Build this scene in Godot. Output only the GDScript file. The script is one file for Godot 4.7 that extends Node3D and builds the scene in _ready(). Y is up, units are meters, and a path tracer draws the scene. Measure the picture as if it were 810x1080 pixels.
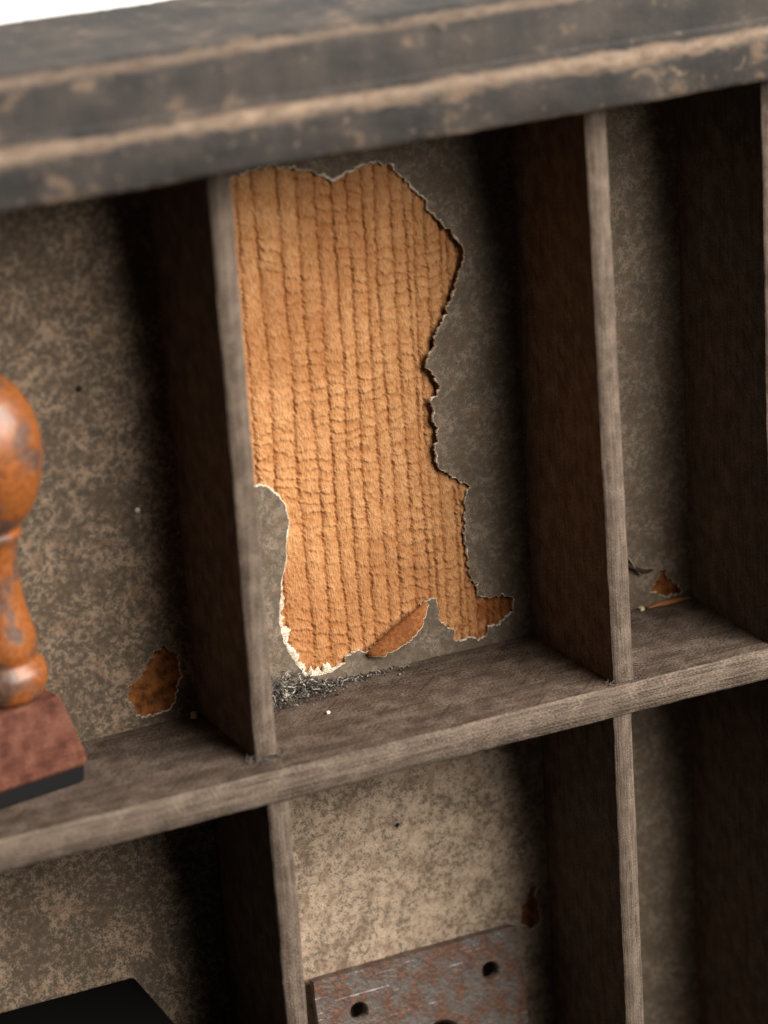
extends Node3D
# Old wooden pigeonhole case, close-up. All lengths below are millimetres; S turns them into metres.
const S := 0.001
var rng := RandomNumberGenerator.new()
var M := {}
var wob: FastNoiseLite
var fine: FastNoiseLite

# ------------------------------------------------------------------ small helpers
func fnl(sd: int, freq: float, oct := 3) -> FastNoiseLite:
	var n := FastNoiseLite.new()
	n.noise_type = FastNoiseLite.TYPE_SIMPLEX_SMOOTH
	n.seed = sd
	n.frequency = freq
	n.fractal_octaves = oct
	return n

func begin() -> SurfaceTool:
	var st := SurfaceTool.new()
	st.begin(Mesh.PRIMITIVE_TRIANGLES)
	return st

func tri(st: SurfaceTool, a: Vector3, b: Vector3, c: Vector3, ua: Vector2, ub: Vector2, uc: Vector2, out: Vector3, g := 0) -> void:
	if (a - c).cross(a - b).dot(out) < 0.0:
		var t := b; b = c; c = t
		var tu := ub; ub = uc; uc = tu
	st.set_smooth_group(g)
	st.set_uv(ua); st.add_vertex(a * S)
	st.set_uv(ub); st.add_vertex(b * S)
	st.set_uv(uc); st.add_vertex(c * S)

func quad(st: SurfaceTool, a: Vector3, b: Vector3, c: Vector3, d: Vector3, ua: Vector2, ub: Vector2, uc: Vector2, ud: Vector2, out: Vector3, g := 0) -> void:
	tri(st, a, b, c, ua, ub, uc, out, g)
	tri(st, a, c, d, ua, uc, ud, out, g)

func commit(sts: Array, mats: Array, called: String, parent: Node) -> MeshInstance3D:
	var am := ArrayMesh.new()
	for k in sts.size():
		var st: SurfaceTool = sts[k]
		st.generate_normals()
		var before := am.get_surface_count()
		st.commit(am)
		if am.get_surface_count() > before:
			am.surface_set_material(before, mats[k])
	var o := MeshInstance3D.new()
	o.name = called
	o.mesh = am
	parent.add_child(o, true)
	return o

func thing(called: String, label: String, category: String, group := "") -> Node3D:
	var o := Node3D.new()
	o.name = called
	add_child(o, true)
	tag(o, label, category, group)
	return o

func tag(o: Node, label: String, category: String, group := "") -> void:
	o.set_meta("label", label)
	o.set_meta("category", category)
	if group:
		o.set_meta("group", group)

# A bar: cross-section points swept along an axis, edges wobbling a little as hand-worked wood does.
# sec: Vector3(a, b, material index of the edge that starts here); groups: smoothing group of that edge
func bar(called: String, parent: Node, sec: Array, groups: Array, axis: String, t0: float, t1: float, n: int, amp: float, mats: Array, bend: Callable, uv0 := 0.0, vstart := 0.0) -> MeshInstance3D:
	var sts := []
	for m in mats:
		sts.append(begin())
	var cen := Vector2.ZERO
	for s in sec:
		cen += Vector2(s.x, s.y) / sec.size()
	var rows := []
	for j in n + 1:
		var t := lerpf(t0, t1, float(j) / n)
		var ring := []
		for k in sec.size():
			var a: float = sec[k].x
			var b: float = sec[k].y
			var q := Vector3(a * 3.0 + t0, b * 3.0, t)
			a += amp * (wob.get_noise_3d(q.x, q.y, t) + 0.6 * fine.get_noise_3d(q.x, q.y, t))
			b += amp * (wob.get_noise_3d(q.x + 91.0, q.y, t) + 0.6 * fine.get_noise_3d(q.x, q.y + 57.0, t))
			var p := Vector3(a, t, b) if axis == "y" else Vector3(t, b, a)
			ring.append(bend.call(p))
		rows.append(ring)
	var per := [vstart]
	for k in sec.size():
		var k2 := (k + 1) % sec.size()
		per.append(per[k] + Vector2(sec[k].x, sec[k].y).distance_to(Vector2(sec[k2].x, sec[k2].y)))
	for j in n:
		var ta := lerpf(t0, t1, float(j) / n) - uv0
		var tb := lerpf(t0, t1, float(j + 1) / n) - uv0
		for k in sec.size():
			var k2 := (k + 1) % sec.size()
			var mid := (Vector2(sec[k].x, sec[k].y) + Vector2(sec[k2].x, sec[k2].y)) * 0.5
			var e := Vector2(sec[k2].x, sec[k2].y) - Vector2(sec[k].x, sec[k].y)
			var nn := Vector2(e.y, -e.x)
			if nn.dot(mid - cen) < 0.0:
				nn = -nn
			var out := Vector3(nn.x, 0, nn.y) if axis == "y" else Vector3(0, nn.y, nn.x)
			quad(sts[int(sec[k].z)], rows[j][k], rows[j][k2], rows[j + 1][k2], rows[j + 1][k], Vector2(ta, per[k]), Vector2(ta, per[k + 1]), Vector2(tb, per[k + 1]), Vector2(tb, per[k]), out, groups[k])
	for e in [0, n]:
		var out := (Vector3.UP if axis == "y" else Vector3.RIGHT) * (-1.0 if e == 0 else 1.0)
		for k in range(1, sec.size() - 1):
			tri(sts[0], rows[e][0], rows[e][k], rows[e][k + 1], Vector2(sec[0].x, sec[0].y), Vector2(sec[k].x, sec[k].y), Vector2(sec[k + 1].x, sec[k + 1].y), out, 90 + e)
	return commit(sts, mats, called, parent)

# ------------------------------------------------------------------ computed textures
func nbytes(sd: int, freq: float, w: int, h: int, oct := 4, sx := 1, sy := 1) -> PackedByteArray:
	var n := fnl(sd, freq, oct)
	var im := n.get_seamless_image(w / sx, h / sy)
	if sx > 1 or sy > 1:
		im.resize(w, h, Image.INTERPOLATE_CUBIC)
	im.convert(Image.FORMAT_L8)
	return im.get_data()

func sm(a: float, b: float, x: float) -> float:
	var t := clampf((x - a) / (b - a), 0.0, 1.0)
	return t * t * (3.0 - 2.0 * t)

func textures(w: int, h: int, f: Callable) -> Array:
	# f(i, x, y) gives a linear colour whose alpha is the relief
	var rgb := PackedByteArray()
	var hi := PackedByteArray()
	rgb.resize(w * h * 3)
	hi.resize(w * h)
	var lut := PackedByteArray()
	lut.resize(1025)
	for k in 1025:
		lut[k] = int(round(255.0 * pow(k / 1024.0, 1.0 / 2.2)))
	var i := 0
	var gr := RandomNumberGenerator.new()
	gr.seed = w * 31 + h
	for y in h:
		for x in w:
			var c: Color = f.call(i, x, y)
			var k := 0.74 + 0.52 * gr.randf()
			c = Color(c.r * k, c.g * k, c.b * k, c.a + 0.25 * (k - 1.0))
			rgb[i * 3] = lut[int(clampf(c.r, 0, 1) * 1024.0)]
			rgb[i * 3 + 1] = lut[int(clampf(c.g, 0, 1) * 1024.0)]
			rgb[i * 3 + 2] = lut[int(clampf(c.b, 0, 1) * 1024.0)]
			hi[i] = int(clampf(c.a, 0, 1) * 255.0)
			i += 1
	return [ImageTexture.create_from_image(Image.create_from_data(w, h, false, Image.FORMAT_RGB8, rgb)), ImageTexture.create_from_image(Image.create_from_data(w, h, false, Image.FORMAT_L8, hi))]

func mat(called: String, tx: Array, size_mm: Vector2, relief_mm: float, rough: float, spec := 0.4) -> StandardMaterial3D:
	var m := StandardMaterial3D.new()
	m.resource_name = called
	m.albedo_texture = tx[0]
	m.uv1_scale = Vector3(1.0 / size_mm.x, 1.0 / size_mm.y, 1)
	m.roughness = rough
	m.metallic_specular = spec
	if relief_mm > 0.0:
		m.heightmap_enabled = true
		m.heightmap_texture = tx[1]
		m.heightmap_scale = relief_mm * 0.1
	M[called] = m
	return m

func paper_tex(sd: int, bias: float, light: Color, grey: Color, brown: Color, amt_brown: float) -> Array:
	var w := 1024
	var a := nbytes(sd, 0.012, w, w, 4)
	var b := nbytes(sd + 1, 0.05, w, w, 4)
	var c := nbytes(sd + 2, 0.15, w, w, 4)
	var d := nbytes(sd + 3, 0.02, w, w, 4)
	var e := nbytes(sd + 4, 0.006, w, w, 3)
	var g := nbytes(sd + 5, 0.12, w, w, 2, 1, 24)
	return textures(w, w, func(i, _x, _y):
		var fa := a[i] / 255.0
		var fb := b[i] / 255.0
		var fc := c[i] / 255.0
		var fd := d[i] / 255.0
		var fe := e[i] / 255.0
		var m := sm(-0.17, 0.17, 0.24 * fa + 0.52 * fb + 0.70 * fc + 0.2 * (fe - 0.5) - 0.73 + bias)
		var col := light.lerp(brown, clampf((fd - 0.5) * 2.4 + amt_brown + (fc - 0.5) * 0.6, 0.0, 1.0))
		col = col.lerp(grey, m)
		# old damp stain and scuffs
		col = col.lerp(brown * 0.62, 0.3 * sm(0.52, 0.7, fe * 0.5 + fa * 0.25 + fb * 0.25))
		col = col.lerp(light, 0.5 * sm(0.83, 0.93, g[i] / 255.0 * 0.8 + fc * 0.2))
		var k := 0.55 + 0.9 * fc
		if fb < 0.24 and fc < 0.5:
			k *= 0.55
		return Color(col.r * k, col.g * k, col.b * k, 0.5 * fc + 0.35 * fb + 0.2 * (1.0 - m)))

func wood_tex(sd: int, dark: Color, mid: Color, light: Color, dust: Color, dust_amt: float, saw: float, w := 1024, blot := 0.26) -> Array:
	var g1 := nbytes(sd, 0.09, w, w, 3, 32, 1)
	var g2 := nbytes(sd + 1, 0.03, w, w, 4, 8, 1)
	var b := nbytes(sd + 2, 0.012, w, w, 4)
	var f := nbytes(sd + 3, 0.12, w, w, 4)
	var s := nbytes(sd + 4, 0.07, w, w, 3, 32, 1)
	return textures(w, w, func(i, x, y):
		var t := (0.86 - blot) * (0.55 * g1[i] + 0.45 * g2[i]) + blot * b[i] + 0.50 * f[i] - 45.0
		var diag := 0.0
		if saw > 0.0:
			diag = s[posmod(x - y, w) * w + posmod(x + y, w)] / 255.0
			t -= saw * 150.0 * sm(0.62, 0.8, diag)
			t += saw * 40.0 * (diag - 0.5)
		t = clampf((t / 255.0 - 0.5) * 2.0 + 0.5, 0.0, 1.0)
		var col := dark.lerp(mid, t * 2.0) if t < 0.5 else mid.lerp(light, t * 2.0 - 1.0)
		var du := clampf(dust_amt * sm(0.42, 0.85, f[i] / 255.0 * 0.55 + b[i] / 255.0 * 0.45), 0.0, 1.0)
		col = col.lerp(dust, du)
		return Color(col.r, col.g, col.b, 0.45 * g1[i] / 255.0 + 0.3 * f[i] / 255.0 + 0.25 * (1.0 - diag * saw)))

func rail_tex(edges: Array, su: float, sv: float) -> Array:
	# dark paint, rubbed through to bare wood along the arrises; edges: [place along the profile, half width]
	var w := 1400
	var h := 560
	var a := nbytes(301, 0.02, w, h, 4, 4, 1)
	var b := nbytes(302, 0.06, w, h, 4, 2, 1)
	var c := nbytes(303, 0.2, w, h, 2)
	var d := nbytes(304, 0.012, w, h, 3)
	var sp := nbytes(305, 0.055, w, h, 2)
	return textures(w, h, func(i, _x, y):
		var v: float = (y + 0.5) / h * sv
		var fa := a[i] / 255.0
		var fb := b[i] / 255.0
		var fc := c[i] / 255.0
		var fd := d[i] / 255.0
		var paint := Color(0.021, 0.020, 0.020).lerp(Color(0.068, 0.056, 0.048), clampf(fa * 0.8 + fd * 0.8 - 0.5, 0, 1))
		paint = paint.lerp(Color(0.16, 0.11, 0.075), 0.7 * sm(0.62, 0.8, fd * 0.55 + fb * 0.45))
		var worn := 0.0
		for e in edges:
			var dist: float = absf(v - e[0] - (fd - 0.5) * 0.9) / e[1]
			worn = maxf(worn, e[2] * (1.0 - sm(0.2, 1.6, dist + (fb - 0.5) * 1.7 + (fa - 0.5) * 1.6 + (fc - 0.5) * 0.4)))
		var spot := sm(0.8, 0.86, sp[i] / 255.0)
		worn = maxf(worn, 0.3 * spot)
		var wood := Color(0.155, 0.105, 0.070).lerp(Color(0.32, 0.235, 0.17), clampf(fb * 1.4 - 0.3, 0, 1))
		var col := paint.lerp(wood, worn)
		var k := 0.85 + 0.3 * fc
		return Color(col.r * k, col.g * k, col.b * k, 0.5 * (1.0 - worn) + 0.3 * fb + 0.2 * fc))

func rust_tex() -> Array:
	var w := 768
	var a := nbytes(401, 0.012, w, w, 4)
	var b := nbytes(402, 0.05, w, w, 4)
	var c := nbytes(403, 0.2, w, w, 2)
	var d := nbytes(404, 0.1, w, w, 2, 48, 1)
	var e := nbytes(405, 0.02, w, w, 3)
	return textures(w, w, func(i, _x, _y):
		var fa := a[i] / 255.0
		var fb := b[i] / 255.0
		var fc := c[i] / 255.0
		var r := sm(0.32, 0.66, fa * 0.6 + fb * 0.4 + (fc - 0.5) * 0.15)
		var steel := Color(0.075, 0.062, 0.054).lerp(Color(0.15, 0.138, 0.13), fb)
		var rust := Color(0.085, 0.045, 0.031).lerp(Color(0.20, 0.082, 0.036), clampf((fb - 0.4) * 1.8, 0, 1))
		rust = rust.lerp(Color(0.09, 0.05, 0.045), sm(0.55, 0.75, e[i] / 255.0))
		var col := steel.lerp(rust, r)
		var scr := sm(0.8, 0.9, d[i] / 255.0 + (fb - 0.5) * 0.25) * (1.0 - 0.7 * r)
		col = col.lerp(Color(0.55, 0.54, 0.53), scr * 0.9)
		if fb < 0.2:
			col = col * 0.5
		return Color(col.r, col.g, col.b, 0.5 * fb + 0.3 * fc + 0.2 * r))

func varnish_tex() -> Array:
	var w := 768
	var a := nbytes(501, 0.0065, w, w, 4)
	var b := nbytes(502, 0.04, w, w, 4)
	var c := nbytes(503, 0.16, w, w, 2, 1, 12)
	return textures(w, w, func(i, _x, _y):
		var fa := a[i] / 255.0
		var fb := b[i] / 255.0
		var fc := c[i] / 255.0
		var col := Color(0.12, 0.034, 0.008).lerp(Color(0.34, 0.105, 0.018), clampf(fb * 0.9 + fc * 0.4 - 0.15, 0, 1))
		var worn := sm(0.44, 0.66, fa * 0.85 + fb * 0.15)
		col = col.lerp(Color(0.05, 0.022, 0.014).lerp(Color(0.13, 0.08, 0.062), fb), worn * 0.9)
		return Color(col.r, col.g, col.b, 0.4 * (1.0 - worn) + 0.3 * fb + 0.3 * fc))

# ------------------------------------------------------------------ paper lining with torn holes
func ragged(pts: Array, sd: int, amp: float, straight: Array = []) -> PackedVector2Array:
	var n1 := fnl(sd, 0.35, 2)
	var n2 := fnl(sd + 1, 1.1, 2)
	var out := PackedVector2Array()
	for k in pts.size():
		var p: Vector2 = pts[k]
		var q: Vector2 = pts[(k + 1) % pts.size()]
		var steps := maxi(1, int(ceil(p.distance_to(q) / 0.38)))
		var nrm := (q - p).normalized().orthogonal()
		for j in steps:
			var t := float(j) / steps
			var v := p.lerp(q, t)
			if not k in straight:
				v += nrm * amp * (0.35 if v.x < 36.0 and v.x > 0.0 and v.y < 50.0 and v.y > 0.0 else 1.0) * (0.75 * n1.get_noise_2d(v.x * 1.0, v.y) + 0.55 * n2.get_noise_2d(v.x, v.y))
			out.append(v)
	return out

func lining(parent: Node, r: Rect2, hole: PackedVector2Array, lift: Callable, width: Callable, m: Material, uvoff: Vector2, sd: int) -> MeshInstance3D:
	var wave := fnl(sd, 0.03, 2)
	var step := 1.6 if hole.size() else 5.0
	var pts := PackedVector2Array()
	var nx := int(r.size.x / step)
	var ny := int(r.size.y / step)
	var zs := PackedFloat32Array()
	var box := Rect2(r)
	if hole.size():
		box = Rect2(hole[0], Vector2.ZERO)
		for h in hole:
			box = box.expand(h)
		box = box.grow(9.0)
	var jit := fnl(sd + 5, 0.7, 1)
	for j in ny + 1:
		for i in nx + 1:
			var p := r.position + Vector2(r.size.x * i / nx, r.size.y * j / ny)
			if i > 0 and j > 0 and i < nx and j < ny:
				p += Vector2(jit.get_noise_2d(p.x, p.y), jit.get_noise_2d(p.y, p.x + 40.0)) * 0.4
			var z := 0.22 * wave.get_noise_2d(p.x, p.y)
			if hole.size() and box.has_point(p):
				var best := 1e9
				for k in range(0, hole.size(), 2):
					best = minf(best, p.distance_squared_to(hole[k]))
				best = sqrt(best)
				if best < 0.75 or Geometry2D.is_point_in_polygon(p, hole):
					continue
				z += lift.call(p) * exp(-best / 3.5)
			pts.append(p)
			zs.append(z)
	for h in hole:
		pts.append(h)
		zs.append(0.22 * wave.get_noise_2d(h.x, h.y) + lift.call(h))
	var st := begin()
	var idx := Geometry2D.triangulate_delaunay(pts)
	for k in range(0, idx.size(), 3):
		var a := idx[k]
		var b := idx[k + 1]
		var c := idx[k + 2]
		if hole.size() and Geometry2D.is_point_in_polygon((pts[a] + pts[b] + pts[c]) / 3.0, hole):
			continue
		if absf((pts[b] - pts[a]).cross(pts[c] - pts[a])) < 1e-5:
			continue
		tri(st, Vector3(pts[a].x, pts[a].y, zs[a]), Vector3(pts[b].x, pts[b].y, zs[b]), Vector3(pts[c].x, pts[c].y, zs[c]), pts[a] + uvoff, pts[b] + uvoff, pts[c] + uvoff, Vector3.BACK)
	var o := commit([st], [m], "lining_paper", parent)
	if hole.size():
		var e := begin()
		var n := hole.size()
		var turn := -1.0 if Geometry2D.is_polygon_clockwise(hole) else 1.0
		var fz := fnl(sd + 9, 0.8, 2)
		var rings := []
		for k in n:
			var tg := (hole[(k + 6) % n] - hole[posmod(k - 6, n)]).normalized()
			var inw := Vector2(-tg.y, tg.x) * turn
			var h := hole[k]
			var w: float = width.call(h) * (0.85 + 0.8 * wave.get_noise_2d(h.x * 14.0, h.y * 14.0) + 0.25 * fz.get_noise_2d(h.x, h.y))
			w = maxf(w, 0.1)
			var z0 := zs[zs.size() - n + k]
			var hs := Vector2.ZERO
			for q in range(-7, 8):
				hs += hole[posmod(k + q, n)] / 15.0
			hs = h.lerp(hs, clampf(w - 0.35, 0.0, 0.9))
			var p1 := h.lerp(hs, 0.4) + inw * w * 0.35
			var p2 := h.lerp(hs, 0.8) + inw * w * 0.75
			var p3 := hs + inw * (w + 0.1 * w * fz.get_noise_2d(h.x * 2.0 + 50.0, h.y * 2.0))
			rings.append([Vector3(h.x, h.y, z0), Vector3(p1.x, p1.y, z0 + 0.04 + 0.12 * fz.get_noise_2d(p1.x * 2.0, p1.y * 2.0)), Vector3(p2.x, p2.y, z0 - 0.05 + 0.2 * fz.get_noise_2d(p2.x * 2.0, p2.y * 2.0)), Vector3(p3.x, p3.y, z0 - 0.62)])
		for k in n:
			var a: Array = rings[k]
			var b: Array = rings[(k + 1) % n]
			for j in 3:
				quad(e, a[j], b[j], b[j + 1], a[j + 1], Vector2(a[j].x, a[j].y), Vector2(b[j].x, b[j].y), Vector2(b[j + 1].x, b[j + 1].y), Vector2(a[j + 1].x, a[j + 1].y), Vector3.BACK, j + 1)
		commit([e], [M.core_fibre], "torn_edge", o)
	return o

func curled_flap(parent: Node) -> void:
	# strip of lining that has let go and rolled forward, its brown back showing
	var p0 := Vector2(57.6, 13.9)
	var p1 := Vector2(41.6, 4.7)
	var nrm := Vector2(-0.497, 0.867)
	var st := begin()
	var edge := begin()
	var nz := fnl(71, 0.5, 3)
	var ns := 44
	var rows := []
	var reach := [Vector2(0, 0.1), Vector2(0.1, 0.7), Vector2(0.3, 3.0), Vector2(0.42, 3.4), Vector2(0.62, 2.9), Vector2(0.85, 2.1), Vector2(1.0, 0.2)]
	for i in ns + 1:
		var s := float(i) / ns
		var b := p0.lerp(p1, s)
		var bulge := pow(sin(PI * clampf(s, 0.0, 1.0)), 0.5)
		var r := 0.3 + 1.35 * bulge
		var w := 0.1
		for q in range(1, reach.size()):
			if s >= reach[q - 1].x and s <= reach[q].x:
				w = lerpf(reach[q - 1].y, reach[q].y, (s - reach[q - 1].x) / (reach[q].x - reach[q - 1].x))
		w = maxf(0.1, w + 0.7 * nz.get_noise_1d(b.x * 2.2) + 0.45 * nz.get_noise_1d(b.x * 7.0))
		var row := []
		for k in 9:
			var th := PI * k / 8.0 * 0.94
			var q := b + nrm * r * sin(th)
			row.append(Vector3(q.x, q.y, 0.25 + r * (1.0 - cos(th))))
		var last: Vector3 = row[8]
		for k in range(1, 6):
			var t := k / 5.0
			var q := Vector2(last.x, last.y) - nrm * w * t
			row.append(Vector3(q.x, q.y, last.z + 0.05 * t * w - 0.17 * t * t * w + 0.05 * nz.get_noise_2d(q.x * 3.0, q.y * 3.0)))
		rows.append(row)
	for i in ns:
		for k in 13:
			var a: Vector3 = rows[i][k]
			var b: Vector3 = rows[i + 1][k]
			var c: Vector3 = rows[i + 1][k + 1]
			var d: Vector3 = rows[i][k + 1]
			var out := Vector3(nrm.x, nrm.y, 0.3) if k < 5 else Vector3.BACK
			quad(st, a, b, c, d, Vector2(i * 0.4, k * 0.4), Vector2(i * 0.4 + 0.4, k * 0.4), Vector2(i * 0.4 + 0.4, k * 0.4 + 0.4), Vector2(i * 0.4, k * 0.4 + 0.4), out, 1)
		var a2: Vector3 = rows[i][13]
		var b2: Vector3 = rows[i + 1][13]
		var low := Vector3(-nrm.x * 0.22, -nrm.y * 0.22, -0.12)
		quad(edge, a2, b2, b2 + low, a2 + low, Vector2(a2.x, a2.y), Vector2(b2.x, b2.y), Vector2(b2.x, b2.y), Vector2(a2.x, a2.y), Vector3(0.3, -0.5, 1), 1)
	var f := commit([st], [M.paper_back], "curled_flap", parent)
	f.set_meta("label", "torn flap of lining rolled forward showing its brown back")
	commit([edge], [M.core], "torn_edge", f)

func lining_dot(parent: Node, at: Vector3, r: float, m: Material) -> void:  # small dome standing in for pinholes and a pale speck of the lining
	var st := begin()
	for i in 10:
		var a0 := TAU * i / 10.0
		var a1 := TAU * (i + 1) / 10.0
		var d0 := Vector3(cos(a0), sin(a0), 0) * r
		var d1 := Vector3(cos(a1), sin(a1), 0) * r
		var up := Vector3(0, 0, r * 0.35)
		quad(st, at + d0, at + d1, at + d1 * 0.7 + up, at + d0 * 0.7 + up, Vector2.ZERO, Vector2.ZERO, Vector2.ZERO, Vector2.ZERO, d0 + d1 + up, 1)
		tri(st, at + up * 1.3, at + d0 * 0.7 + up, at + d1 * 0.7 + up, Vector2.ZERO, Vector2.ZERO, Vector2.ZERO, Vector3.BACK, 1)
	commit([st], [m], "lining_speck", parent)

# ------------------------------------------------------------------ the rough-sawn board behind the tear
func sawn_board(parent: Node) -> void:
	var x0 := 4.0
	var y0 := -1.0
	var dx := 0.21
	var dy := 0.24
	var nx := 388
	var ny := 520
	var n1 := fnl(21, 0.03, 2)
	var n2 := fnl(22, 0.5, 2)
	var n3 := fnl(23, 0.16, 3)
	var n4 := fnl(24, 0.9, 2)
	var base := []
	var x := 1.0
	while x < 94.0:
		base.append(x)
		x += lerpf(4.4, 2.7, sm(30.0, 62.0, x)) * rng.randf_range(0.6, 1.3)
	var phase := []
	var slant := []
	for k in base.size():
		phase.append(rng.randf_range(-0.16, 0.16))
		slant.append(rng.randf_range(-0.1, 0.1))
	var V := PackedVector3Array()
	var C := PackedColorArray()
	var U := PackedVector2Array()
	V.resize((nx + 1) * (ny + 1))
	C.resize(V.size())
	U.resize(V.size())
	var H := PackedFloat32Array()
	H.resize(V.size())
	var X := []
	var G := []
	X.resize(base.size())
	G.resize(base.size())
	for j in ny + 1:
		var y := y0 + dy * j
		for k in base.size():
			X[k] = base[k] + 0.8 * n1.get_noise_2d(y * 0.5, k * 37.0) + 0.34 * n2.get_noise_2d(y * 0.6, k * 53.0) + 0.32 * n4.get_noise_2d(y, k * 13.0)
			G[k] = clampf(0.62 + 0.9 * n3.get_noise_2d(y * 0.6, k * 29.0), 0.08, 1.0)
		var k := 0
		for i in nx + 1:
			var px := x0 + dx * i
			while k < base.size() - 2 and X[k + 1] < px:
				k += 1
			var d0: float = maxf(px - X[k], 0.0)
			var d1: float = maxf(X[k + 1] - px, 0.0)
			var wd := maxf(d0 + d1, 0.4)
			var u := d0 / wd
			var a3 := n3.get_noise_2d(px, y)
			var a2 := n2.get_noise_2d(px * 1.4, y * 0.8)
			var a4 := n4.get_noise_2d(px * 1.5, y * 1.1)
			var g0: float = G[k] * exp(-(d0 * d0) / 0.08)
			var g1: float = G[k + 1] * exp(-(d1 * d1) / 0.03)
			var groove := maxf(g0, g1)
			var amp := clampf(0.6 + 1.2 * n1.get_noise_2d(px * 1.5 + 200.0, y * 1.5 + k * 9.0), 0.0, 1.0)
			var ph: float = y / 2.8 + 0.5 * n1.get_noise_2d(px * 0.35 + 400.0, y * 0.6) + phase[k] + slant[k] * (px - X[k]) + 0.55 * n3.get_noise_2d(px * 0.7 + 60.0, y * 0.7) + 0.14 * a2
			var f := ph - floorf(ph)
			var ripple := (1.0 - f) if f > 0.26 else 0.74 * sm(0.0, 0.26, f)
			var pillow := sqrt(clampf(4.0 * u * (1.0 - u), 0.0, 1.0))
			# fibres torn out beside the grain lines: short slanting pits
			var stroke := n4.get_noise_2d(px * 0.9 + y * 1.3, y * 0.45 - px * 0.7) + 0.5 * a3
			var pit: float = sm(0.16, 0.42, stroke) * clampf(1.25 - minf(d0 * 0.75, d1 * 1.6), 0.0, 1.0) * (0.35 + 0.65 * G[k])
			var h := -1.12 + 0.36 * pillow + 0.30 * amp * ripple - 0.24 * groove - 0.16 * pit + 0.16 * a3 + 0.13 * a2 + 0.09 * a4
			var q := j * (nx + 1) + i
			H[q] = h
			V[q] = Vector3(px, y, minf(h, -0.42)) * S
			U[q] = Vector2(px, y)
			var t := clampf(0.6 + 0.45 * (pillow - 0.75) + 0.35 * amp * (ripple - 0.5) + 0.35 * a3 + 0.32 * a2 + 0.28 * a4, 0.0, 1.0)  # random tone, plus shading of ribs and ripples put into the colour
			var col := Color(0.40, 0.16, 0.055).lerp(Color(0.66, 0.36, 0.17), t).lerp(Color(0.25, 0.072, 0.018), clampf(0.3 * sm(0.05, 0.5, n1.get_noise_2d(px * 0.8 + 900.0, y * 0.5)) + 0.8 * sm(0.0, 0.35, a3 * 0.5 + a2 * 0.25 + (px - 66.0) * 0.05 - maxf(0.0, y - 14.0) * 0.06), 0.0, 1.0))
			var grain_shade := clampf(groove * 0.9 + 0.5 * pit + (0.22 * amp if f < 0.07 else 0.0), 0.0, 1.0)  # dark grain lines, plus shade of pits and ripple edges painted in
			C[q] = col.lerp(Color(0.20, 0.07, 0.02), grain_shade * 0.62)
	var N := PackedVector3Array()
	N.resize(V.size())
	for j in ny + 1:
		for i in nx + 1:
			var q := j * (nx + 1) + i
			var l := V[q - 1] if i > 0 else V[q]
			var r := V[q + 1] if i < nx else V[q]
			var d := V[q - nx - 1] if j > 0 else V[q]
			var t := V[q + nx + 1] if j < ny else V[q]
			N[q] = (r - l).cross(t - d).normalized()
	var I := PackedInt32Array()
	I.resize(nx * ny * 6)
	var w := 0
	for j in ny:
		for i in nx:
			var a := j * (nx + 1) + i
			var b := a + 1
			var c := a + nx + 1
			var d := c + 1
			I[w] = a; I[w + 1] = c; I[w + 2] = b
			I[w + 3] = b; I[w + 4] = c; I[w + 5] = d
			w += 6
	var arr := []
	arr.resize(Mesh.ARRAY_MAX)
	arr[Mesh.ARRAY_VERTEX] = V
	arr[Mesh.ARRAY_NORMAL] = N
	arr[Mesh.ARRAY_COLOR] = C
	arr[Mesh.ARRAY_TEX_UV] = U
	arr[Mesh.ARRAY_INDEX] = I
	var am := ArrayMesh.new()
	am.add_surface_from_arrays(Mesh.PRIMITIVE_TRIANGLES, arr)
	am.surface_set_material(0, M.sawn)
	var o := MeshInstance3D.new()
	o.name = "back_board"
	o.mesh = am
	o.set_meta("label", "bare orange rough-sawn board showing through the torn lining")
	parent.add_child(o, true)

func plain_board(parent: Node, xa: float, xb: float, ya: float, yb: float) -> void:
	var sec := [Vector3(xa, -4.6, 0), Vector3(xb, -4.6, 0), Vector3(xb, -0.75, 0), Vector3(xa, -0.75, 0)]
	bar("back_board", parent, sec, [1, 2, 3, 4], "y", ya, yb, 4, 0.0, [M.board], func(p): return p)

# ------------------------------------------------------------------ wooden parts of the case
func divider(parent: Node, xf_top: float, xf_bot: float, xb_top: float, xb_bot: float, th: float, depth: float, ya: float, yb: float, front: Material) -> void:
	var c := 0.45
	var sec := [Vector3(0, -0.9, 0), Vector3(th, -0.9, 0), Vector3(th, depth - c, 1), Vector3(th - c, depth, 1), Vector3(c, depth, 1), Vector3(0, depth - c, 0)]
	bar("divider", parent, sec, [1, 2, 3, 3, 3, 4], "y", ya, yb, 90, 0.17, [M.side, front], func(p):
		var v: float = clampf((p.y - ya) / (yb - ya), 0.0, 1.0)
		var u: float = p.z / depth
		return Vector3(p.x + lerpf(lerpf(xb_bot, xb_top, v), lerpf(xf_bot, xf_top, v), u), p.y, p.z), rng.randf() * 80.0, rng.randf() * 60.0)

func shelf(parent: Node, y: float, th: float) -> void:
	var c := 0.5
	var d := 38.9
	var sec := [Vector3(-0.9, y - th, 0), Vector3(d - c, y - th, 1), Vector3(d, y - th + c, 1), Vector3(d, y - c, 1), Vector3(d - c, y, 2), Vector3(-0.9, y, 0)]
	bar("shelf", parent, sec, [1, 2, 2, 2, 3, 4], "x", -86.0, 172.0, 260, 0.18, [M.side, M.front_shelf, M.shelf_top], func(p): return p, -90.0, 40.0)

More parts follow.
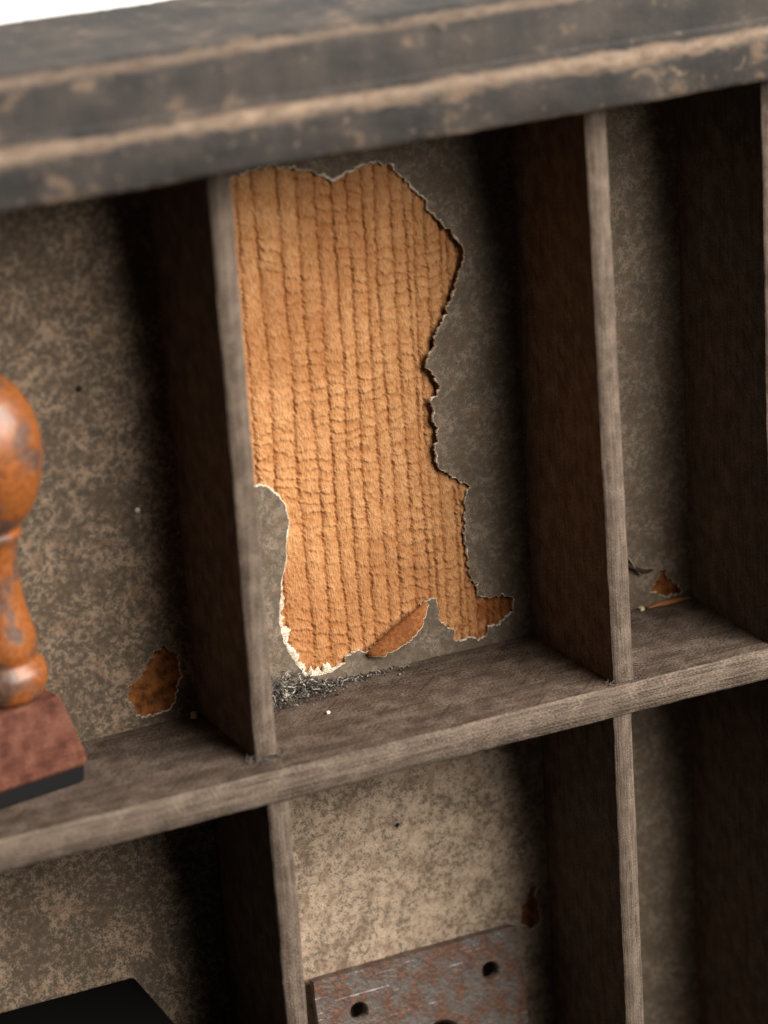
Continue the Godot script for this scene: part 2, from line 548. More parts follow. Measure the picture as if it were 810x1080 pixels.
func strand(st: SurfaceTool, p: Vector3, dir: Vector3, ln: float, r: float, curl: float, col: Color, floor_y: float) -> void:
	var segs := 6
	var prev := []
	st.set_color(col)
	var axis := Vector3(rng.randf_range(-1, 1), rng.randf_range(-1, 1), rng.randf_range(-1, 1)).normalized()
	for k in segs + 1:
		var t := float(k) / segs
		var sd := dir.cross(Vector3(0.3, 0.9, 0.25)).normalized()
		var up := sd.cross(dir).normalized()
		var rr := r * (1.0 - 0.6 * t)
		var ring := []
		for j in 3:
			var a := TAU * j / 3.0
			ring.append(p + sd * cos(a) * rr + up * sin(a) * rr)
		if k > 0:
			for j in 3:
				var j2 := (j + 1) % 3
				st.set_color(col)
				quad(st, prev[j], prev[j2], ring[j2], ring[j], Vector2.ZERO, Vector2.ZERO, Vector2.ZERO, Vector2.ZERO, ring[j] + ring[j2] - p * 2.0, 1)
		prev = ring
		p += dir * ln / segs
		p.y = maxf(p.y, floor_y + r)
		p.z = maxf(p.z, 0.35)
		dir = dir.rotated(axis, curl / segs).normalized()

func grain(st: SurfaceTool, p: Vector3, r: float, col: Color) -> void:
	var q := []
	for k in 4:
		q.append(p + Vector3(rng.randf_range(-1, 1), rng.randf_range(-0.6, 1), rng.randf_range(-1, 1)).normalized() * r * rng.randf_range(0.7, 1.3))
	for f in [[0, 1, 2, 3], [0, 1, 3, 2], [0, 2, 3, 1], [1, 2, 3, 0]]:
		st.set_color(col)
		tri(st, q[f[0]], q[f[1]], q[f[2]], Vector2.ZERO, Vector2.ZERO, Vector2.ZERO, (q[f[0]] + q[f[1]] + q[f[2]]) / 3.0 - q[f[3]], 7)

func crumb(at: Vector3, size: Vector3, turn: float, m: Material, label: String) -> void:
	var st := begin()
	var c := []
	for k in 8:
		c.append(Vector3((1 if k & 1 else -1) * size.x, (1 if k & 2 else 0) * size.y * 2.0, (1 if k & 4 else -1) * size.z).rotated(Vector3.UP, turn) * rng.randf_range(0.75, 1.15))
		if not (k & 2):
			c[k].y = 0.0
	for f in [[0, 1, 3, 2], [4, 5, 7, 6], [0, 1, 5, 4], [2, 3, 7, 6], [0, 2, 6, 4], [1, 3, 7, 5]]:
		var cen: Vector3 = (c[f[0]] + c[f[1]] + c[f[2]] + c[f[3]]) * 0.25
		quad(st, c[f[0]], c[f[1]], c[f[2]], c[f[3]], Vector2.ZERO, Vector2.ZERO, Vector2.ZERO, Vector2.ZERO, cen - Vector3(0, size.y, 0), f[0] + f[2] * 8 + 1)
	var o := commit([st], [m], "crumb", self)
	o.position = at * S
	tag(o, label, "crumb", "pale crumbs lying in the compartments")

# ------------------------------------------------------------------ the loose things
func hand_stamp() -> void:
	var t := thing("hand_stamp", "turned amber wooden hand stamp with a red block base on the upper shelf", "stamp")
	t.position = Vector3(-49.2, 0.15, 12.3) * S
	t.rotation.y = deg_to_rad(10.7)
	# handle: lathe
	var prof := [[0.0, 92.2], [3.0, 92.0], [6.5, 90.6], [9.6, 87.8], [12.0, 83.6], [13.4, 78.5], [13.6, 73.5], [12.9, 68.8], [11.3, 64.0], [9.3, 60.6], [7.4, 58.6], [6.9, 58.0], [7.3, 57.4], [7.4, 56.4], [6.8, 55.7], [6.2, 53.5], [5.8, 49.0], [6.0, 44.0], [6.8, 39.0], [7.9, 34.5], [8.3, 31.6], [8.1, 29.6], [7.6, 28.6], [7.9, 28.0], [9.2, 27.0], [9.7, 25.2], [9.6, 23.2], [8.9, 21.2], [8.4, 20.2], [0.0, 20.0]]
	var st := begin()
	var n := 40
	for k in prof.size() - 1:
		for i in n:
			var a0 := TAU * i / n
			var a1 := TAU * (i + 1) / n
			var p := Vector3(prof[k][0] * cos(a0), prof[k][1], prof[k][0] * sin(a0))
			var q := Vector3(prof[k][0] * cos(a1), prof[k][1], prof[k][0] * sin(a1))
			var r := Vector3(prof[k + 1][0] * cos(a1), prof[k + 1][1], prof[k + 1][0] * sin(a1))
			var s := Vector3(prof[k + 1][0] * cos(a0), prof[k + 1][1], prof[k + 1][0] * sin(a0))
			var out := Vector3(cos(a0), 0.0, sin(a0)) if k > 0 and k < prof.size() - 2 else Vector3(0, 1 if k == 0 else -1, 0)
			var u0 := 60.0 * i / n
			var u1 := 60.0 * (i + 1) / n
			quad(st, p, q, r, s, Vector2(u0, prof[k][1]), Vector2(u1, prof[k][1]), Vector2(u1, prof[k + 1][1]), Vector2(u0, prof[k + 1][1]), out, 1)
	var hd := commit([st], [M.varnish], "handle", t)
	hd.position = Vector3(1.3, 0, -0.6) * S
	# block with sloping sides, bevelled
	frustum("base_block", t, [[12.9, 11.4, 4.0], [13.2, 11.7, 4.6], [12.9, 11.6, 6.4], [9.9, 9.2, 19.4], [9.3, 8.6, 20.0]], M.red_block)
	frustum("rubber_pad", t, [[12.2, 10.8, 0.0], [12.5, 11.1, 0.4], [12.6, 11.2, 3.6], [12.5, 11.0, 4.0]], M.rubber)

func frustum(called: String, parent: Node, rings: Array, m: Material) -> void:
	var st := begin()
	var loops := []
	for r in rings:
		var lp := []
		var c := 0.7
		for s in [[1, 1], [-1, 1], [-1, -1], [1, -1]]:
			var flip: bool = s[0] * s[1] > 0
			var pa := Vector3(s[0] * r[0], r[2], s[1] * (r[1] - c))
			var pb := Vector3(s[0] * (r[0] - c), r[2], s[1] * r[1])
			lp.append(pa if flip else pb)
			lp.append(pb if flip else pa)
		for k in lp.size():
			lp[k] += Vector3(wob.get_noise_3d(lp[k].x * 9.0, lp[k].y * 5.0, lp[k].z * 9.0), 0, wob.get_noise_3d(lp[k].z * 9.0, lp[k].y * 5.0 + 30.0, lp[k].x * 9.0)) * 0.25
		loops.append(lp)
	for j in loops.size() - 1:
		var per := 0.0
		for k in 8:
			var k2 := (k + 1) % 8
			var a: Vector3 = loops[j][k]
			var b: Vector3 = loops[j][k2]
			var c: Vector3 = loops[j + 1][k2]
			var d: Vector3 = loops[j + 1][k]
			var l := a.distance_to(b)
			quad(st, a, b, c, d, Vector2(per, a.y), Vector2(per + l, b.y), Vector2(per + l, c.y), Vector2(per, d.y), Vector3(a.x + b.x, 0, a.z + b.z), k + 1 + 10 * j)
			per += l
	for e in [0, loops.size() - 1]:
		for k in range(1, 7):
			var lp: Array = loops[e]
			tri(st, lp[0], lp[k], lp[k + 1], Vector2(lp[0].x, lp[0].z), Vector2(lp[k].x, lp[k].z), Vector2(lp[k + 1].x, lp[k + 1].z), Vector3.DOWN if e == 0 else Vector3.UP, 99)
	commit([st], [m], called, parent)

func metal_plate() -> void:
	var w := 53.4
	var h := 62.0
	var outline := PackedVector2Array()
	var nz := fnl(88, 0.12, 3)
	var cs := [Vector2(0, 0), Vector2(w, 0), Vector2(w, h), Vector2(0, h)]
	for k in 4:
		var p: Vector2 = cs[k]
		var q: Vector2 = cs[(k + 1) % 4]
		for j in 36:
			var t := j / 36.0
			var v := p.lerp(q, t)
			var cc := Vector2(w, h) * 0.5
			var near := 0.7
			var rr := v
			# small rounding at the corners, nibbled edge
			for c in cs:
				var dd: Vector2 = (v - c).abs()
				if dd.x + dd.y < near:
					rr += (cc - c).normalized() * (near - dd.x - dd.y) * 0.45
			rr += (v - cc).normalized() * 0.3 * nz.get_noise_2d(v.x * 3.0, v.y * 3.0)
			outline.append(rr * S)
	var holes := [[10.4, h - 10.3, 2.05], [45.2, h - 9.4, 2.05], [30.6, h - 23.6, 4.6], [10.4, 10.0, 2.05], [45.2, 10.0, 2.05]]
	var c := CSGPolygon3D.new()
	c.name = "metal_plate"
	c.polygon = outline
	c.mode = CSGPolygon3D.MODE_DEPTH
	c.depth = 2.6 * S
	c.material = M.rust
	for hh in holes:
		var cyl := CSGCylinder3D.new()
		cyl.name = "screw_hole"
		cyl.operation = CSGShape3D.OPERATION_SUBTRACTION
		cyl.radius = hh[2] * S
		cyl.height = 8 * S
		cyl.sides = 28
		cyl.rotation_degrees.x = 90
		cyl.position = Vector3(hh[0], hh[1], -1.3) * S
		cyl.material = M.rust
		c.add_child(cyl, true)
		var cone := CSGCylinder3D.new()
		cone.name = "countersink"
		cone.operation = CSGShape3D.OPERATION_SUBTRACTION
		cone.cone = true
		cone.radius = hh[2] * 1.25 * S
		cone.height = hh[2] * 1.25 * S
		cone.sides = 28
		cone.rotation_degrees.x = -90
		cone.position = Vector3(hh[0], hh[1], 0.05 - hh[2] * 0.625) * S
		cone.material = M.rust
		c.add_child(cone, true)
	add_child(c, true)
	c.position = Vector3(20.3, -132.75, 13.6) * S
	c.rotation_degrees = Vector3(-8.6, 0, 0)
	tag(c, "rusty scratched metal plate with round screw holes leaning in the lower compartment", "metal plate")

func black_box() -> void:
	var t := thing("black_box", "flat-topped matt black box standing on the lower shelf", "box")
	t.position = Vector3(-45.2, -132.8, 15.0) * S
	frustum("case_body", t, [[22.4, 12.6, 0.0], [22.8, 12.9, 0.5], [22.8, 12.9, 66.0]], M.black)
	frustum("lid", t, [[22.9, 13.0, 66.2], [22.9, 13.0, 73.2], [22.6, 12.7, 73.7]], M.black)

# ------------------------------------------------------------------
func _ready() -> void:
	rng.seed = 7
	wob = fnl(11, 0.045, 3)
	fine = fnl(12, 0.35, 2)
	# camera: a 76 mm lens (24 mm frame height) from the left and above, focused on the torn lining
	var cam := Camera3D.new()
	cam.name = "camera"
	add_child(cam)
	var eye := Vector3(-231.497, 285.828, 634.780)
	var aim := Vector3(48.413, 37.950, 0.0)
	var f := (aim - eye).normalized()
	var r0 := f.cross(Vector3.UP).normalized()
	var u0 := r0.cross(f)
	var roll := -0.06796
	var right := r0 * cos(roll) + u0 * sin(roll)
	var up := -r0 * sin(roll) + u0 * cos(roll)
	cam.transform = Transform3D(Basis(right, up, -f), eye * S)
	var ca := CameraAttributesPhysical.new()
	ca.frustum_focal_length = 76.29
	ca.frustum_focus_distance = 0.744
	ca.exposure_aperture = 6.0
	ca.frustum_near = 0.02
	ca.frustum_far = 30.0
	cam.attributes = ca
	cam.fov = 17.877
	cam.near = 0.02
	cam.far = 30.0
	cam.current = true
	var env := Environment.new()
	env.background_mode = Environment.BG_COLOR
	env.background_color = Color(0.15, 0.143, 0.137)
	env.tonemap_mode = Environment.TONE_MAPPER_LINEAR
	env.tonemap_exposure = 1.0
	env.sdfgi_enabled = true
	env.ssao_enabled = true
	env.ssil_enabled = true
	var we := WorldEnvironment.new()
	we.name = "environment"
	we.environment = env
	add_child(we)
	# the window light: broad, from the right in front, a little above
	var key := AreaLight3D.new()
	key.name = "window_light"
	key.area_size = Vector2(1.2, 0.98)
	key.light_color = Color(1.0, 0.965, 0.92)
	key.light_energy = 6.3
	key.shadow_enabled = true
	key.area_range = 6.0
	add_child(key)
	var az := deg_to_rad(39.0)
	var el := deg_to_rad(33.0)
	var ctr := Vector3(0.03, 0.03, 0.0)
	key.position = ctr + Vector3(sin(az) * cos(el), sin(el), cos(az) * cos(el)) * 1.3
	key.look_at(ctr)
	print("t0 ", Time.get_ticks_msec())

	materials()
	print("t1 materials ", Time.get_ticks_msec())
	# setting: the white wall that the case stands against
	var ws := begin()
	quad(ws, Vector3(-1500, -900, -7), Vector3(1500, -900, -7), Vector3(1500, 1300, -7), Vector3(-1500, 1300, -7), Vector2(0, 0), Vector2(3000, 0), Vector2(3000, 2200), Vector2(0, 2200), Vector3.BACK, 1)
	quad(ws, Vector3(-1500, -900, -107), Vector3(1500, -900, -107), Vector3(1500, 1300, -107), Vector3(-1500, 1300, -107), Vector2(0, 0), Vector2(3000, 0), Vector2(3000, 2200), Vector2(0, 2200), Vector3.FORWARD, 2)
	var wall := commit([ws], [M.wall], "wall", self)
	wall.set_meta("kind", "structure")
	wall.set_meta("label", "plain white wall behind the wooden case")
	wall.set_meta("category", "wall")

	build_case()
	print("t2 case ", Time.get_ticks_msec())
	hand_stamp()
	metal_plate()
	black_box()
	small_stuff()
	print("t3 done ", Time.get_ticks_msec())

func build_case() -> void:
	var c := thing("wooden_case", "old dark wooden pigeonhole case with torn grey paper lining", "cabinet")
	# top rail: moulded front, worn paint
	var sec := [Vector3(-5, 133.6, 0), Vector3(46.6, 133.6, 0), Vector3(47.6, 133.95, 0), Vector3(48.0, 134.8, 0), Vector3(48.0, 143.4, 0), Vector3(47.8, 144.6, 0), Vector3(47.1, 145.5, 0), Vector3(46.0, 145.9, 0), Vector3(45.0, 146.2, 0), Vector3(44.6, 147.0, 0), Vector3(44.3, 157.4, 0), Vector3(44.0, 158.5, 0), Vector3(43.2, 159.2, 0), Vector3(42.0, 159.4, 0), Vector3(-5, 159.4, 0)]
	bar("top_rail", c, sec, [1, 2, 2, 2, 2, 2, 2, 2, 2, 3, 3, 3, 3, 4, 5], "x", -92.0, 178.0, 270, 0.28, [M.rail], func(p): return p, -92.0, 0.0)
	# shelves and dividers
	shelf(c, 0.0, 7.4)
	shelf(c, -133.0, 7.4)
	divider(c, 0.5, 0.3, -1.0, -0.5, 5.0, 31.9, 0.75, 133.5, M.front_a)
	divider(c, 84.4, 85.6, 85.0, 84.3, 5.1, 37.3, 0.05, 133.5, M.front_b)
	divider(c, 127.9, 126.8, 127.4, 126.9, 5.1, 37.3, 0.05, 133.5, M.front_b)
	divider(c, -0.4, 0.3, 1.2, 0.7, 5.0, 38.3, -133.0, -7.45, M.front_a)
	divider(c, 84.5, 84.3, 85.3, 84.3, 4.7, 38.3, -133.0, -7.45, M.front_b)
	divider(c, 125.8, 125.4, 125.8, 125.4, 5.0, 38.3, -133.0, -7.45, M.front_b)
	# outer frame, mostly beyond the picture
	for xs in [[-92.0, -85.9], [172.0, 178.0]]:
		var s := [Vector3(xs[0], -5, 0), Vector3(xs[1], -5, 0), Vector3(xs[1], 44.0, 0), Vector3(xs[1] - 0.5, 44.5, 0), Vector3(xs[0] + 0.5, 44.5, 0), Vector3(xs[0], 44.0, 0)]
		bar("side_panel", c, s, [1, 2, 3, 3, 3, 4], "y", -140.0, 133.5, 60, 0.2, [M.side], func(p): return p)
	# boards behind the lining
	sawn_board(c)
	plain_board(c, -86.0, 3.9, -140.0, 133.5)
	plain_board(c, 85.6, 172.0, -140.0, 133.5)
	plain_board(c, 4.0, 85.5, -140.0, -7.5)
	# linings
	var none := PackedVector2Array()
	var flat := func(_p): return 0.05
	var thin := func(_p): return 0.08
	var tear := ragged(pairs([6.2, 117.0, 12.0, 119.4, 18.1, 120.6, 20.1, 121.2, 23.7, 121.8, 27.3, 121.8, 31.4, 120.9, 36.2, 119.2, 39.3, 118.0, 42.1, 116.5, 44.2, 117.5, 47.2, 118.2, 49.8, 118.7, 52.5, 118.7, 55.9, 117.5, 56.9, 115.4, 60.1, 112.3, 63.0, 109.3, 64.3, 105.6, 66.5, 103.1, 69.1, 100.0, 71.7, 96.5, 71.5, 93.7, 69.7, 89.6, 67.6, 84.0, 64.8, 79.7, 62.3, 74.2, 60.6, 70.8, 62.4, 67.2, 63.8, 64.5, 61.5, 62.0, 61.8, 58.4, 62.6, 54.2, 61.5, 50.5, 62.6, 45.8, 65.7, 43.5, 68.8, 41.0, 69.9, 39.7, 68.9, 35.7, 68.3, 29.6, 68.6, 23.5, 69.2, 19.1, 69.0, 16.9, 71.0, 15.8, 70.7, 12.7, 73.7, 11.8, 77.0, 11.8, 79.7, 10.0, 79.5, 6.7, 76.0, 4.4, 73.3, 4.4, 72.2, 2.3, 69.7, 1.5, 67.9, 3.0, 66.1, 2.3, 63.8, 3.1, 64.0, 5.5, 62.0, 6.9, 60.5, 8.6, 60.3, 11.3, 59.9, 14.2, 58.6, 14.6, 57.1, 13.6, 42.4, 5.2, 39.2, 5.7, 36.8, 5.3, 35.9, 3.7, 32.7, 2.6, 30.0, 2.3, 26.3, 2.6, 24.4, 5.9, 22.5, 9.6, 21.2, 13.2, 20.7, 18.2, 21.4, 22.4, 22.2, 27.3, 23.6, 31.8, 24.0, 36.0, 25.0, 40.8, 24.4, 44.5, 22.9, 46.9, 20.2, 49.9, 13.0, 50.6, 6.0, 52.0]), 31, 0.8, [59, 60])
	var tear_w := func(p: Vector2):
		var w := 0.2
		if p.x < 36.0 and p.y < 30.0:
			w = lerpf(1.7, 0.5, sm(14.0, 30.0, p.y))
			if p.x > 33.0:
				w = 0.5
		elif p.x < 30.0 and p.y < 60.0:
			w = 0.45
		elif p.y > 104.0:
			w = 0.5 + 0.8 * exp(-absf(p.x - 42.0) / 2.0)
		else:
			w = 0.18 + 0.7 * maxf(0.0, wob.get_noise_2d(p.x * 9.0, p.y * 9.0) - 0.08)
		return w
	var tear_lift := func(p: Vector2):
		var l := 0.12
		if p.x > 58.0:
			l += 1.25 * sm(40.0, 52.0, p.y) * (1.0 - sm(96.0, 108.0, p.y))
		return l + 0.35 * maxf(0.0, wob.get_noise_2d(p.x * 4.0 + 300.0, p.y * 4.0))
	var up_mid := lining(c, Rect2(4.6, -0.3, 80.4, 134.4), tear, tear_lift, tear_w, M.paper_grey, Vector2(20, 35), 201)
	curled_flap(up_mid)
	print("  tear ", Time.get_ticks_msec())
	var pl := ragged(pairs([-16.8, 10.3, -12.8, 12.3, -10.1, 16.7, -7.3, 17.9, -3.9, 15.3, -3.9, 9.6, -5.6, 4.2, -8.7, 2.2, -13.7, 2.2, -16.1, 5.6]), 41, 1.0)
	var up_left := lining(c, Rect2(-86.0, -0.3, 86.2, 134.4), pl, flat, thin, M.paper_mottled, Vector2(130, 60), 211)
	var pr := ragged(pairs([116.0, 4.0, 117.5, 5.2, 119.0, 8.6, 120.6, 8.0, 121.2, 5.4, 123.8, 4.2, 124.6, 1.6, 119.6, 1.2]), 43, 0.9)
	lining(c, Rect2(89.0, -0.3, 38.4, 134.4), pr, flat, thin, M.paper_grey, Vector2(70, 20), 221)
	var pm := ragged(pairs([77.5, -69.0, 79.0, -67.3, 80.2, -64.6, 81.8, -64.9, 81.4, -67.4, 82.6, -71.0, 82.3, -75.4, 79.7, -76.0, 76.9, -74.2]), 45, 0.7)
	var low_mid := lining(c, Rect2(4.6, -133.5, 80.4, 126.4), pm, flat, thin, M.paper_cream, Vector2(10, 190), 231)
	lining(c, Rect2(-86.0, -133.5, 86.8, 126.4), none, flat, thin, M.paper_mottled, Vector2(175, 250), 241)
	lining(c, Rect2(88.6, -133.5, 37.4, 126.4), none, flat, thin, M.paper_grey, Vector2(30, 333), 251)
	lining(c, Rect2(131.0, -0.3, 41.0, 134.4), none, flat, thin, M.paper_mottled, Vector2(0, 120), 261)
	lining(c, Rect2(130.0, -133.5, 42.0, 126.4), none, flat, thin, M.paper_mottled, Vector2(0, 10), 271)
	lining_dot(up_left, Vector3(-20.8, 80.6, 0.05), 0.75, M.lining_dot)
	lining_dot(up_left, Vector3(-10.2, 50.7, 0.05), 0.6, M.core)
	lining_dot(low_mid, Vector3(46.4, -39.6, 0.05), 0.55, M.lining_dot)

func pairs(a: Array) -> Array:
	var o := []
	for k in range(0, a.size(), 2):
		o.append(Vector2(a[k], a[k + 1]))
	return o

func small_stuff() -> void:
	# fluff and dust swept into the corner below the tear
	var st := begin()
	for k in 620:
		var x := 9.0 + absf(rng.randfn(0.0, 1.0)) * 12.0 + rng.randf() * 5.0
		var pile := clampf(1.1 - absf(x - 21.0) / 19.0, 0.08, 1.0)
		var p := Vector3(x, rng.randf() * 6.0 * pile * pile, 0.5 + rng.randf() * 6.0 * pile)
		var g := rng.randf()
		var col := Color(0.07, 0.065, 0.058).lerp(Color(0.40, 0.37, 0.33), g * g)
		if rng.randf() < 0.12:
			col = Color(0.56, 0.51, 0.45)
		strand(st, p, Vector3(rng.randf_range(-1, 1), rng.randf_range(-0.4, 0.7), rng.randf_range(-0.5, 0.8)).normalized(), rng.randf_range(0.4, 2.0), rng.randf_range(0.06, 0.24), rng.randf_range(-3.0, 3.0), col, 0.0)
	for k in 2600:
		var x := 8.0 + absf(rng.randfn(0.0, 1.0)) * 15.0
		var hp := clampf(1.0 - absf(x - 20.0) / 16.0, 0.0, 1.0)
		var p := Vector3(x, 0.12 + rng.randf() * rng.randf() * 4.5 * hp, 0.4 + absf(rng.randfn(0.0, 1.0)) * (1.8 + 2.4 * hp))
		var col := Color(0.06, 0.055, 0.05).lerp(Color(0.36, 0.33, 0.30), rng.randf() * rng.randf())
		grain(st, p, rng.randf_range(0.1, 0.55), col)
	var d := commit([st], [M.fluff], "dust_fluff", self)
	d.set_meta("kind", "stuff")
	tag(d, "grey dust and fibre fluff gathered in the corner under the torn lining", "dust")
	# loose grit on the shelf
	var g2 := begin()
	for k in 1500:
		var p := Vector3(rng.randf_range(-60, 126), 0.1, rng.randf_range(1, 38))
		if absf(p.x - 2.5) < 4.0 or absf(p.x - 87.5) < 4.0 or Rect2(-65, -1, 33, 27).has_point(Vector2(p.x, p.z)):
			continue
		grain(g2, p, rng.randf_range(0.05, 0.14), Color(0.09, 0.075, 0.06).lerp(Color(0.42, 0.38, 0.33), rng.randf() * rng.randf()))
	for foot in [[-0.6, 31.6, 40], [5.6, 31.6, 30], [2.5, 33.0, 40], [84.6, 37.0, 16], [91.2, 36.6, 22], [2.0, 32.6, 30]]:
		for k in foot[2]:
			strand(g2, Vector3(foot[0] + rng.randfn() * 1.1, rng.randf() * 0.7, foot[1] + rng.randfn() * 0.7), Vector3(rng.randf_range(-1, 1), rng.randf_range(-0.3, 0.4), rng.randf_range(-1, 1)).normalized(), rng.randf_range(0.5, 1.9), 0.09, rng.randf_range(-3, 3), Color(0.07, 0.062, 0.055).lerp(Color(0.34, 0.30, 0.26), rng.randf() * rng.randf()), 0.0)
	# frayed specks of lining along the inner corners
	for c in [[84.5, 12.0, 112.0, 90], [126.9, 6.0, 110.0, 70], [-1.2, 10.0, 80.0, 40], [84.6, -120.0, -28.0, 60], [125.4, -110.0, -24.0, 70], [-0.4, -100.0, -30.0, 40]]:
		for k in c[3]:
			grain(g2, Vector3(c[0] - absf(rng.randfn()) * 0.35, rng.randf_range(c[1], c[2]), 0.25 + rng.randf() * 0.3), rng.randf_range(0.1, 0.36), Color(0.36, 0.31, 0.25))
	var s := commit([g2], [M.fluff], "grit", self)
	s.set_meta("kind", "stuff")
	tag(s, "fine pale grit and lint scattered over the shelf boards", "grit")
	crumb(Vector3(19.6, 0.15, 3.6), Vector3(0.75, 0.65, 0.6), 0.4, M.core, "white crumb lying in the grey fluff under the tear")
	crumb(Vector3(-2.0, 0.15, 1.6), Vector3(0.8, 0.75, 0.6), 0.9, M.crumb, "pale crumb in the corner beside the small rust-coloured patch")
	var sp := begin()
	var nzs := fnl(97, 0.5, 2)
	for k in 12:
		var xa := 114.2 + k * 1.0
		var ra := 0.55 * sin(PI * clampf(k / 12.0, 0.06, 0.94)) + 0.1
		var rb := 0.55 * sin(PI * clampf((k + 1) / 12.0, 0.06, 0.94)) + 0.1
		for j in 4:
			var c0 := Vector3(0, cos(TAU * j / 4.0 + 0.4), sin(TAU * j / 4.0 + 0.4))
			var c1 := Vector3(0, cos(TAU * (j + 1) / 4.0 + 0.4), sin(TAU * (j + 1) / 4.0 + 0.4))
			var pa := Vector3(xa, 0.55 + 0.2 * nzs.get_noise_1d(xa * 2.0), 1.9)
			var pb := Vector3(xa + 1.0, 0.55 + 0.2 * nzs.get_noise_1d(xa * 2.0 + 2.0), 1.9)
			quad(sp, pa + c0 * ra, pa + c1 * ra, pb + c1 * rb, pb + c0 * rb, Vector2.ZERO, Vector2.ZERO, Vector2.ZERO, Vector2.ZERO, c0 + c1, j + 1)
	tag(commit([sp], [M.paper_back], "splinter", self), "thin orange wood splinter lying at the back of the narrow upper compartment", "splinter")
	var scr := begin()
	strand(scr, Vector3(109.5, 12.5, 1.0), Vector3(0.7, -0.7, 0.15).normalized(), 8.5, 0.8, 1.2, Color(0.04, 0.033, 0.026), 0.0)
	strand(scr, Vector3(110.0, 14.0, 1.0), Vector3(0.4, -0.9, 0.2).normalized(), 6.5, 0.5, -1.6, Color(0.22, 0.17, 0.12), 0.0)
	tag(commit([scr], [M.fluff], "lining_scrap", self), "dark curled scrap of lining hanging at the back of the narrow upper compartment", "paper scrap")
	crumb(Vector3(112.6, 0.15, 1.6), Vector3(0.55, 0.4, 0.5), 0.2, M.crumb, "pale crumb at the back of the narrow upper compartment")
	crumb(Vector3(24.2, 0.15, 16.4), Vector3(0.35, 0.25, 0.35), 0.2, M.core, "tiny white crumb on the open middle of the shelf")

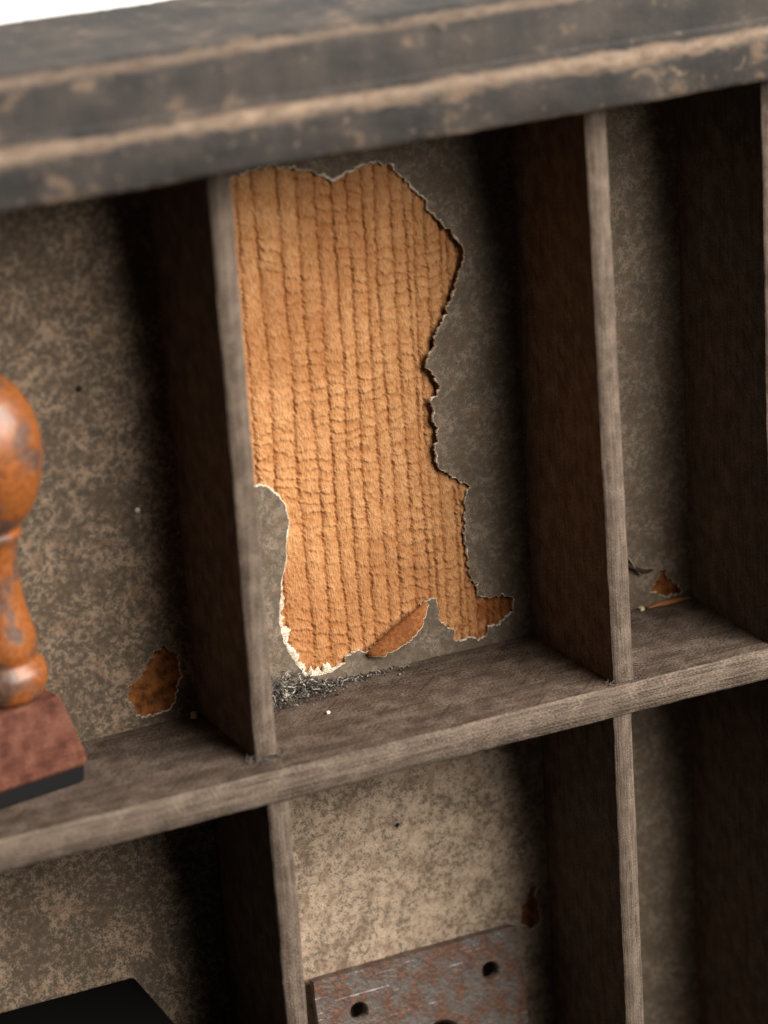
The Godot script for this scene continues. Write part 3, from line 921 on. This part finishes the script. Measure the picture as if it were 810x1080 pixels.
func materials() -> void:
	mat("paper_cream", paper_tex(100, -0.06, Color(0.44, 0.345, 0.255), Color(0.125, 0.098, 0.075), Color(0.26, 0.18, 0.12), 0.1), Vector2(110, 110), 0.10, 0.92, 0.25)
	mat("paper_mottled", paper_tex(110, 0.06, Color(0.31, 0.225, 0.158), Color(0.068, 0.056, 0.042), Color(0.19, 0.12, 0.076), 0.22), Vector2(110, 110), 0.10, 0.9, 0.25)
	mat("paper_grey", paper_tex(120, 0.07, Color(0.27, 0.215, 0.162), Color(0.108, 0.088, 0.067), Color(0.17, 0.105, 0.06), 0.28), Vector2(110, 110), 0.10, 0.9, 0.3)
	var ft := wood_tex(140, Color(0.042, 0.029, 0.020), Color(0.104, 0.076, 0.057), Color(0.158, 0.119, 0.091), Color(0.21, 0.165, 0.128), 0.6, 0.0, 1024, 0.2)
	mat("front_a", ft, Vector2(90, 60), 0.3, 0.85)
	mat("front_b", ft, Vector2(70, 45), 0.3, 0.85)
	mat("front_shelf", ft, Vector2(110, 70), 0.3, 0.85)
	mat("side", wood_tex(150, Color(0.036, 0.023, 0.015), Color(0.088, 0.060, 0.043), Color(0.14, 0.098, 0.070), Color(0.20, 0.16, 0.13), 0.45, 0.5), Vector2(80, 80), 0.12, 0.75, 0.35)
	mat("shelf_top", wood_tex(160, Color(0.028, 0.018, 0.012), Color(0.062, 0.041, 0.029), Color(0.092, 0.063, 0.046), Color(0.165, 0.132, 0.106), 0.7, 0.6, 1024, 0.1), Vector2(100, 100), 0.12, 0.85, 0.35)
	mat("rail", rail_tex([[52.3, 0.75, 0.5], [63.2, 1.6, 0.7], [78.2, 0.9, 0.52]], 280.0, 128.0), Vector2(280, 128), 0.2, 0.68, 0.3)
	mat("rust", rust_tex(), Vector2(60, 60), 0.22, 0.6, 0.5)
	M.rust.uv1_triplanar = true
	M.rust.uv1_scale = Vector3(1, 1, 1) * 1000.0 / 60.0
	M.rust.metallic = 0.35
	mat("varnish", varnish_tex(), Vector2(60, 60), 0.16, 0.42, 0.45)
	M.varnish.clearcoat_enabled = true
	M.varnish.clearcoat = 0.3
	M.varnish.clearcoat_roughness = 0.28
	mat("red_block", wood_tex(170, Color(0.045, 0.014, 0.009), Color(0.095, 0.030, 0.018), Color(0.135, 0.046, 0.028), Color(0.17, 0.10, 0.075), 0.3, 0.0, 512, 0.5), Vector2(40, 40), 0.1, 0.8, 0.25)
	mat("board", wood_tex(180, Color(0.07, 0.022, 0.007), Color(0.21, 0.075, 0.020), Color(0.34, 0.125, 0.034), Color(0.3, 0.16, 0.08), 0.1, 0.0, 512, 0.7), Vector2(24, 24), 0.3, 0.9, 0.2)
	# fibre grain on the sawn board
	var b := nbytes(191, 0.12, 512, 512, 3, 1, 4)
	var b2 := nbytes(192, 0.2, 512, 512, 2)
	mat("sawn", textures(512, 512, func(i, _x, _y):
		var k := 0.72 + 0.36 * (0.6 * b[i] + 0.4 * b2[i]) / 255.0
		return Color(k, k * 0.985, k * 0.96, 0.6 * b[i] / 255.0 + 0.4 * b2[i] / 255.0)), Vector2(31, 31), 0.28, 0.95, 0.2)
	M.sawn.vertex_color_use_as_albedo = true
	mat("core_fibre", wood_tex(195, Color(0.30, 0.24, 0.17), Color(0.58, 0.51, 0.41), Color(0.78, 0.72, 0.62), Color(0.8, 0.75, 0.66), 0.3, 0.0, 256, 0.5), Vector2(14, 14), 0.3, 0.95, 0.2)
	plain("core", Color(0.74, 0.66, 0.53), 0.95)
	plain("crumb", Color(0.55, 0.45, 0.28), 0.9)
	mat("paper_back", wood_tex(197, Color(0.19, 0.062, 0.017), Color(0.32, 0.12, 0.034), Color(0.42, 0.17, 0.05), Color(0.4, 0.22, 0.1), 0.1, 0.0, 256, 0.4), Vector2(30, 30), 0.12, 0.75, 0.3)
	plain("lining_dot", Color(0.015, 0.014, 0.013), 0.6)  # the dark of the pinholes, given as a plain colour
	plain("rubber", Color(0.010, 0.010, 0.011), 0.9)
	plain("black", Color(0.003, 0.003, 0.0033), 0.8)
	M.black.metallic_specular = 0.1
	plain("wall", Color(0.78, 0.79, 0.80), 0.95)
	plain("fluff", Color(1, 1, 1), 0.95)
	M.fluff.vertex_color_use_as_albedo = true

func plain(called: String, linear: Color, rough: float) -> void:
	var m := StandardMaterial3D.new()
	m.resource_name = called
	m.albedo_color = linear.linear_to_srgb()
	m.roughness = rough
	m.metallic_specular = 0.2
	M[called] = m
